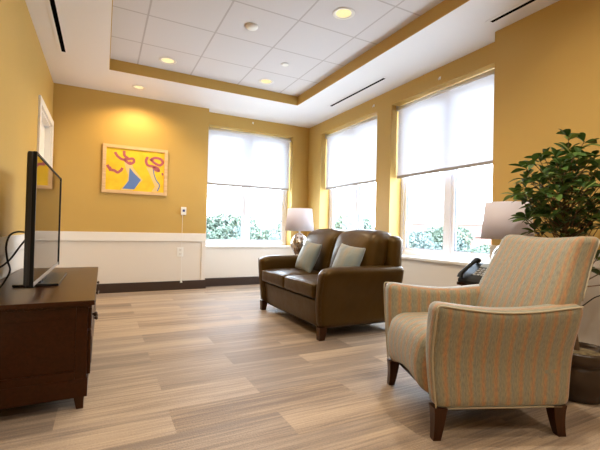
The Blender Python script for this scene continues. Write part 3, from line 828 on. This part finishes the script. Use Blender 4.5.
def throw_pillow(label, loc, rot, s=.325, th=.13):
    def f(p):
        a, b = p.x/(s/2), p.z/(s/2)
        e = max(0, (1-abs(a)**2.4)*(1-abs(b)**2.4))**.55
        pin = 1-.07*(1-abs(b)**2)*abs(a)**3
        pin2 = 1-.07*(1-abs(a)**2)*abs(b)**3
        return Vector((p.x*pin, p.y*(.06+.94*e), p.z*pin2))
    bm = rbox(s, th, s, .012, (14, 2, 14), f, 2)
    o = link('throw_pillow', bm, M['pillow'], None, True, loc); o.rotation_euler = rot
    return tag(o, label, 'pillow', 'throw pillows on the brown sofa')
throw_pillow('grey-blue throw pillow leaning at the far end of the brown sofa, nearest the back window', (1.93, 3.535, .618), (math.radians(-22), math.radians(6), -PI/2))
throw_pillow('grey-blue throw pillow at the near end of the brown sofa, partly behind its arm', (1.94, 2.83, .615), (math.radians(-22), math.radians(5), -PI/2+.10))

# ------------------------------------------------------------------ armchair
def make_chair():
    T = thing('armchair', 'striped tan and grey-green upholstered armchair with dark tapered legs in the foreground', 'armchair', (1.700, 1.372, 0), math.radians(-112))
    F = M['stripe']
    def armtop(y):           # height of the arm along its depth, sagging in the middle
        t = (y+.33)/.66
        return .602-.030*math.sin(PI*min(1, max(0, t)))**1.2
    for s in (-1, 1):
        def arm(p, s=s):
            t = (p.z+.235)/.47           # 0 bottom, 1 top
            top = armtop(p.y)
            z = .138+t*(top-.138)
            out = .022*sstep((t-.45)/.55)-.006*math.sin(PI*t)
            wid = .74+.30*sstep((t-.3)/.7)
            y = p.y+(.030*(t-.35) if p.y > 0 else 0)*max(0, p.y/.33)*1.4
            if p.y < 0: y += .020*(1-t)*(-p.y/.33)**2-.012*math.sin(PI*t)*(-p.y/.33)
            return Vector((s*(.284+p.x*wid+out), y, z))
        bm = rbox(.115, .66, .47, .040, (3, 14, 12), arm, 4)
        link('arm', bm, F, T, True)
        pts = []; x = .062
        for i in range(9):
            t = .02+.93*i/8; q = arm(Vector((.0575, -.322+.004*0, -.235+.47*t))); pts.append(q+Vector((-s*.004, -.004, 0)))
        for i in range(13):
            y = -.312+.62*i/12; q = arm(Vector((.0535, y, .2275))); pts.append(q+Vector((-s*.002, 0, -.003)))
        link('piping', tube(pts, .0042, 8, smooth_n=3), M['piping'], T, True)
    # seat: bull-nosed, with an arched lower front edge
    def seat(p):
        t = (p.z+.15)/.30
        y = p.y
        x = p.x
        front = sstep((-p.y-.12)/.2)
        arch = .050*(1-(abs(p.x)/.24)**2.2)*(1-t)*front
        z = p.z+.292+arch+(.020*(1-(p.x/.24)**2)*(1-(p.y/.33)**2) if p.z > 0 else 0)
        y -= (.040*math.sin(PI*min(1, max(0, t*.9+.1)))+.012)*front
        return Vector((x, y-.006, z))
    link('seat', rbox(.490, .60, .30, .060, (10, 10, 6), seat, 5), F, T, True)
    link('underside', bx(-.30, .30, -.26, .30, .128, .142), M['matteblack'], T)
    # backrest, leaning, with a squared soft top edge
    def back(p):
        t = (p.z+.38)/.76
        z = .135+t*.762
        lean = .215+.0*t+.222*max(0, (z-.30)/.59)**1.25
        hw = .960 - .115*sstep((z-.56)/.30)
        y = p.y*(1.0+.10*math.sin(PI*t)) + lean
        if p.y < 0: y -= .020*math.sin(PI*t)*(1-(p.x/.33)**2)
        z -= .010*(1-(p.x/.335)**2)*(1 if t > .95 else 0)*-.0
        x = p.x*hw
        if t > .6: x *= 1+.012*(t-.6)/.4
        zz = z+.020*(p.x/.335)**2*sstep((t-.8)/.2)*(.8)-.010*sstep((t-.8)/.2)
        return Vector((x, y+.035*sstep((z-.62)/.3)*0, zz))
    link('backrest', rbox(.670, .125, .76, .035, (12, 2, 14), back, 4), F, T, True)
    for s in (-1, 1):
        pts = []
        for i in range(10):
            t = .62+.36*i/9; q = back(Vector((s*.328, .052, -.38+.76*t))); pts.append(q)
        link('piping', tube(pts, .004, 8), M['piping'], T, True)
    # lower welt
    link('piping', tube([(-.30, .29, .138), (-.305, -.28, .138)], .004, 6), M['piping'], T, True)
    link('piping', tube([(.312, .28, .138), (.312, -.28, .138)], .004, 6), M['piping'], T, True)
    for s in (-1, 1):
        link('leg', taper_leg(s*.292, -.285, 0, .142, .060, .034, s*.004, -.012), M['legwood'], T)
        link('leg', taper_leg(s*.285, .272, 0, .142, .062, .036, s*.004, .018), M['legwood'], T)
    return T
make_chair()

# ------------------------------------------------------------------ end tables
def end_table(label, x, y, w, d, h, group='dark wood end tables'):
    T = thing('end_table', label, 'side table', (x, y, 0), 0, group)
    link('tabletop', bx(-w/2, w/2, -d/2, d/2, h-.025, h, bev=.005), M['cherry'], T)
    link('apron', bx(-w/2+.03, w/2-.03, -d/2+.03, d/2-.03, h-.10, h-.0255, bev=.003), M['cherry'], T)
    for a in (-1, 1):
        for b in (-1, 1): link('leg', taper_leg(a*(w/2-.045), b*(d/2-.045), 0, h-.026, .045, .030), M['cherryZ'], T)
    link('shelf', bx(-w/2+.05, w/2-.05, -d/2+.05, d/2-.05, .16, .18, bev=.003), M['cherry'], T)
end_table('dark wood end table beyond the far arm of the sofa, carrying a lamp', 2.25, 4.36, .50, .50, .545)
end_table('dark wood side table behind the armchair, carrying a lamp and a telephone', 2.695, 1.86, .50, .42, .527)

def lamp(label, x, y, z):
    T = thing('table_lamp', label, 'lamp', (x, y, z), 0, 'table lamps with white drum shades')
    link('lamp_foot', lathe([(.070, 0), (.072, .008), (.064, .016), (.058, .020)], 32), M['steel'], T, True)
    prof = []
    for i in range(17):
        t = i/16; prof.append((.044+.062*math.sin(PI*t**1.12)**.9 if 0 < t < 1 else .042, .020+.280*t))
    link('lamp_body', lathe(prof, 40), M['mercury'], T, True)
    link('lamp_neck', lathe([(.036, .299), (.028, .304), (.012, .310), (.012, .40), (.018, .402), (.018, .45), (.012, .455)], 20), M['steel'], T, True)
    link('bulb', lathe([(.012, .455), (.030, .48), (.034, .505), (.026, .53), (.004, .545)], 20), M['plasticwhite'], T, True)
    bm = lathe([(.183, .335), (.155, .615)], 48, cap=False); bm2 = bm
    bmesh.ops.solidify(bm, geom=bm.faces[:], thickness=.002)
    sh = link('lamp_shade', bm, M['lampshade'], T, True)
    bm = bmesh.new()
    for k in range(3):
        a = 2*PI*k/3; tube([(.012*math.cos(a), .012*math.sin(a), .60), (.155*math.cos(a), .155*math.sin(a), .608)], .002, 6, bm)
    tube([(0, 0, .54), (0, 0, .63)], .004, 8, bm)
    link('shade_carrier', bm, M['steel'], sh)
lamp('table lamp with mottled silver glass body at the far end of the sofa', 2.21, 4.29, .545)
lamp('table lamp with white shade behind the striped armchair, beside the plant', 2.75, 1.87, .527)

# ------------------------------------------------------------------ telephone
ph = thing('telephone', 'black desk telephone with handset on the side table behind the armchair', 'telephone', (2.50, 1.92, .527), math.radians(-88))
def wedge(w, d, z0, zf, zb, x=0, y=0):
    bm = bmesh.new(); v = []
    for a in (-1, 1):
        for b, zt in ((-1, zf), (1, zb)):
            v.append((bm.verts.new((x+a*w/2, y+b*d/2, z0)), bm.verts.new((x+a*w/2, y+b*d/2, zt))))
    f = lambda *i: bm.faces.new(i)
    (a0, a1), (b0, b1), (c0, c1), (d0, d1) = v
    f(a0, b0, d0, c0); f(a1, c1, d1, b1); f(a0, a1, b1, b0); f(c0, d0, d1, c1); f(a0, c0, c1, a1); f(b0, b1, d1, d0)
    bmesh.ops.recalc_face_normals(bm, faces=bm.faces)
    bmesh.ops.bevel(bm, geom=bm.edges[:], offset=.006, segments=3, affect='EDGES'); return bm
ph.scale = (1.12, 1.12, 1.12)
link('phone_body', wedge(.19, .18, .001, .030, .135), M['phoneblack'], ph, True)
slope = math.atan2(.105, .18)
def onface(x0, x1, y0, y1, th, mat, name, par, bev=.002):
    bm = bmesh.new(); box(bm, x0, x1, y0, y1, -.002, th, 0, bev)
    bmesh.ops.rotate(bm, verts=bm.verts, matrix=Matrix.Rotation(slope, 3, 'X')); bmesh.ops.translate(bm, verts=bm.verts, vec=(0, 0, .0825))
    return link(name, bm, mat, par)
onface(-.020, .085, .045, .088, .004, M['lcd'], 'display', ph)
for i in range(4):
    for j in range(3):
        onface(-.012+j*.026, .006+j*.026, .018-i*.022, .032-i*.022, .004, M['greycloth'], 'key', ph, .001)
hs = tube([(-.068, -.098, .040), (-.068, -.088, .062), (-.068, -.045, .090), (-.068, .02, .125), (-.068, .072, .152), (-.068, .092, .142)], .016, 12, smooth_n=5, rf=lambda t: 1.25-.45*math.sin(PI*t))
link('handset', hs, M['phoneblack'], ph, True)

# ------------------------------------------------------------------ potted plant
PX, PY = 2.395, 1.195
pl = thing('potted_plant', 'leafy green potted tree in a brown ceramic pot behind the armchair', 'potted plant', (PX, PY, 0))
prof = [(.105, 0), (.118, .006), (.136, .05), (.148, .10), (.150, .15), (.138, .188), (.132, .196), (.150, .206), (.158, .225), (.160, .262), (.155, .272), (.142, .272), (.138, .255), (.130, .24), (.002, .24)]
pot = link('pot', lathe(prof, 48), M['ceramic'], pl, True)
bm = lathe([(.134, .241), (.10, .252), (.05, .256), (.002, .258)], 32, cap=False)
link('soil', bm, M['soil'], pl, True)
rnd = random.Random(11)
stem = bmesh.new()
trunk = [Vector(p) for p in ((0, 0, .24), (-.004, .02, .42), (.012, .045, .60), (.03, .075, .80), (.05, .10, .98), (.06, .11, 1.16), (.062, .115, 1.34))]
tube(trunk, .0125, 10, stem, rf=lambda t: 1.15-.75*t, smooth_n=4)
def tpt(z):
    for a, b in zip(trunk, trunk[1:]):
        if a.z <= z <= b.z: return a.lerp(b, (z-a.z)/(b.z-a.z))
    return trunk[-1].copy()
leaves = bmesh.new()
def add_leaf(base, d, ln, w, droop, tw):
    d = d.normalized(); up = Vector((0, 0, 1)); s = d.cross(up)
    if s.length < .1: s = Vector((1, 0, 0))
    s.normalize(); nrm = s.cross(d); s = (Quaternion(d, tw) @ s); nrm = s.cross(d)
    prof = [(0, .06), (.12, .16), (.30, .62), (.50, .95), (.68, 1.0), (.84, .72), (.95, .30), (1, .02)]
    prev = None
    for t, q in prof:
        c = base+d*ln*t+up*(-droop*ln*t*t)
        hw = w/2*q; e = nrm*hw*.35
        r = [leaves.verts.new(c-s*hw+e), leaves.verts.new(c), leaves.verts.new(c+s*hw+e)]
        if prev:
            leaves.faces.new((prev[0], prev[1], r[1], r[0])); leaves.faces.new((prev[1], prev[2], r[2], r[1]))
        prev = r
def whorl(tip, d, n, ln, w):
    d = d.normalized(); a0 = rnd.uniform(0, 6.28); o = d.orthogonal().normalized()
    for k in range(n):
        side = Quaternion(d, a0+2*PI*k/n+rnd.uniform(-.3, .3)) @ o
        dd = (side*rnd.uniform(.7, 1.1)+d*rnd.uniform(.25, .8)+Vector((0, 0, rnd.uniform(-.05, .25))))
        l = ln*rnd.uniform(.75, 1.2)
        add_leaf(tip-d*rnd.uniform(0, .03), dd, l, w*rnd.uniform(.85, 1.15), rnd.uniform(.1, .45), rnd.uniform(-.6, .6))
C0 = Vector((.085, .125, 1.165))
tips = []
for i in range(1500):
    if len(tips) >= 74: break
    u = rnd.uniform(-1, 1); a = rnd.uniform(0, 2*PI); rr = rnd.uniform(.45, 1)**.6
    v = Vector((math.sqrt(1-u*u)*math.cos(a), math.sqrt(1-u*u)*math.sin(a), u))*rr
    p = C0+Vector((v.x*.275, v.y*.275, v.z*.285))
    if v.z < -.2 and rr < .5: continue
    if any((p-q).length < .070 for q in tips): continue
    tips.append(p)
tips.append(C0+Vector((.0, -.02, .335))); tips.append(C0+Vector((.05, -.08, .30)))
tips.append(Vector((.20, -.14, .80))); tips.append(Vector((.26, -.22, .70))); tips.append(Vector((.16, -.02, .78)))
for p in tips:
    z0 = max(.60, min(1.30, p.z-.10-.35*math.hypot(p.x-C0.x, p.y-C0.y)-rnd.uniform(0, .12)))
    b = tpt(z0); m_ = b.lerp(p, .5)+Vector((0, 0, -.015))
    tube([b, m_, p], .0045, 5, stem, rf=lambda t: 1-.6*t, smooth_n=3)
    d = (p-b).normalized()*.8+Vector((0, 0, .3))
    whorl(p, d, rnd.choice((6, 7, 8)), .098, .037)
    if (p-b).length > .16: whorl(b.lerp(p, .62), d, rnd.choice((3, 4)), .088, .033)
link('stem', stem, M['bark'], pl, True)
link('foliage', leaves, M['leaf'], pl, True)

tag(link('lamp_cord', tube([(2.70, 1.72, .45), (2.80, 1.58, .30), (2.90, 1.45, .40), (2.93, 1.35, .50), (2.95, 1.26, .515), (2.96, 1.12, .47), (2.969, 1.02, .40)], .004, 6, smooth_n=8), M['matteblack'], None, True), 'thin black cord curving along the wall beside the plant pot', 'cord')

# ------------------------------------------------------------------ outdoors
GZ = -4.0
struct('ground', bx(-60, 160, 8, 190, GZ-.5, GZ), M['paleground'])
def tree_protos(seed, mat):
    rd = random.Random(seed); bm = bmesh.new()
    blobs = [(Vector((rd.uniform(-1, 1)*1.5, rd.uniform(-1, 1)*1.5, rd.uniform(2.4, 4.6))), rd.uniform(.9, 1.5)) for _ in range(9)]
    for c, r in blobs:
        for _ in range(620):
            v = Vector((rd.gauss(0, 1), rd.gauss(0, 1), rd.gauss(0, 1))).normalized()
            p = c+v*r*rd.uniform(.8, 1.05); q = Vector((rd.gauss(0, 1), rd.gauss(0, 1), rd.gauss(0, 1))).normalized()
            a = q.orthogonal().normalized()*.15; b = q.cross(a).normalized()*.11
            bm.faces.new([bm.verts.new(p+x) for x in (-a, b, a, -b)])
    cm = bpy.data.meshes.new('crown'); bm.to_mesh(cm); bm.free(); cm.materials.append(mat)
    b2 = tube([(0, 0, 0), (.05, .02, 1.5), (0, .1, 3.2)], .16, 8, rf=lambda t: 1-.5*t)
    tm = bpy.data.meshes.new('trunk'); b2.to_mesh(tm); b2.free(); tm.materials.append(M['bark'])
    return cm, tm
P = [tree_protos(1, M['treeleaf']), tree_protos(2, M['treeleaf2']), tree_protos(3, M['treeleaf'])]
def tree(x, y, s, k, label, group):
    T = thing('tree', label, 'tree', (x, y, GZ), rnd.uniform(0, 6), group)
    for nm, me in zip(('crown', 'trunk'), P[k]):
        o = bpy.data.objects.new(nm, me); COL.objects.link(o); o.parent = T
        if nm == 'crown': o.scale = (1, 1, 1)
    T.scale = (s, s, s)
def ring(a0, a1, n, dist, s, label, group, ks=(0, 1, 2)):
    for i in range(n):
        a = math.radians(a0+(a1-a0)*(i+.5)/n+rnd.uniform(-.3, .3)); D = dist*rnd.uniform(.88, 1.12)
        tree(math.sin(a)*D, math.cos(a)*D, s*rnd.uniform(.85, 1.12)*D/dist, ks[i % len(ks)], label, group)
ring(10, 28, 9, 33, .96, 'pale green leafy tree outside the back wall window', 'trees outside the back window')
ring(10, 28, 5, 25, .66, 'lower bushy tree in front of the others outside the back wall window', 'nearer low trees outside the back window')
ring(29, 41, 6, 33, .96, 'pale green leafy tree outside the corner side window', 'trees outside the corner side window')
ring(42, 50, 5, 40, .93, 'leafy tree outside the left half of the large side window', 'trees outside the large side window')
ring(50, 60, 4, 30, .70, 'low yellowish-green tree in front of the brick building outside the large side window', 'low trees before the brick building', (0, 2))

def building(label, x, y, w, d, h, rz):
    T = thing('brick_building', label, 'building', (x, y, GZ), rz, None)
    link('brick_wall', bx(-w/2, w/2, -d/2, d/2, 0, h), M['brick'], T)
    link('roof_edge', bx(-w/2-.2, w/2+.2, -d/2-.2, d/2+.2, h, h+.5), M['concrete'], T)
    n = int(w/3)
    for fl in range(int((h-1)/3.2)):
        for i in range(n):
            xx = -w/2+(i+.5)*w/n; z = 1.1+fl*3.2
            o = link('window', bx(xx-.85, xx+.85, -d/2-.08, -d/2+.05, z, z+1.7), M['concrete'], T)
            bm = bmesh.new(); box(bm, xx-.72, xx-.06, -d/2-.10, -d/2-.07, z+.12, z+1.58); box(bm, xx+.06, xx+.72, -d/2-.10, -d/2-.07, z+.12, z+1.58)
            link('window_glass', bm, M['farglass'], o)
def bpos(deg, D): a = math.radians(deg); return math.sin(a)*D, math.cos(a)*D
x, y = bpos(49.5, 72); building('distant reddish brick building seen between trees through the large side window, on the left', x, y, 14, 10, 6.3, -math.radians(49.5))
x, y = bpos(57, 50); building('distant reddish brick building right of the mullion in the large side window', x, y, 9, 9, 4.6, -math.radians(50))

# ------------------------------------------------------------------ light
w = bpy.data.worlds.new('sky'); SC.world = w; w.use_nodes = True; nt = w.node_tree; nt.nodes.clear()
out = nt.nodes.new('ShaderNodeOutputWorld'); bg = nt.nodes.new('ShaderNodeBackground')
tc = nt.nodes.new('ShaderNodeTexCoord'); sx = nt.nodes.new('ShaderNodeSeparateXYZ'); nt.links.new(tc.outputs['Generated'], sx.inputs[0])
r = ramp(nt, [(0, (.74, .86, .98, 1)), (.5, (.84, .93, 1.06, 1)), (.62, (.80, .91, 1.06, 1)), (1, (.62, .80, 1.08, 1))])
nt.links.new(mth(nt, 'MULTIPLY_ADD', sx.outputs[2], .5, .5), r.inputs[0]); nt.links.new(r.outputs[0], bg.inputs[0]); bg.inputs[1].default_value = 11.5
nt.links.new(bg.outputs[0], out.inputs[0])
def portal(loc, rot, sx_, sy_):
    l = bpy.data.lights.new('window_portal', 'AREA'); l.shape = 'RECTANGLE'; l.size = sx_; l.size_y = sy_
    l.cycles.is_portal = True
    o = bpy.data.objects.new('window_portal', l); COL.objects.link(o); o.location = loc; o.rotation_euler = rot
zc = (WZ0+WZ1)/2; hz = WZ1-WZ0
portal(((BX0+BX1)/2, YA+.27, zc), (-PI/2, 0, 0), BX1-BX0, hz)
for a, b in (W2, W3): portal((XA+.27, (a+b)/2, zc), (PI/2, 0, PI/2), b-a, hz)
# sun high behind the house: lights the trees, never enters these windows
s = bpy.data.lights.new('sun', 'SUN'); s.energy = 13; s.angle = .02; s.color = (.97, .97, 1)
so = bpy.data.objects.new('sun', s); COL.objects.link(so); so.rotation_euler = Vector((.55, .5, -.68)).to_track_quat('-Z', 'Y').to_euler()

SC.view_settings.view_transform = 'Standard'; SC.view_settings.look = 'None'
SC.view_settings.exposure = 0.6; SC.view_settings.gamma = 1; SC.view_settings.use_curve_mapping = False
SC.cycles.use_denoising = True
SC.cycles.max_bounces = 12; SC.cycles.diffuse_bounces = 6; SC.cycles.transparent_max_bounces = 16
SC.cycles.sample_clamp_indirect = 6
SC.cycles.caustics_reflective = False; SC.cycles.caustics_refractive = False
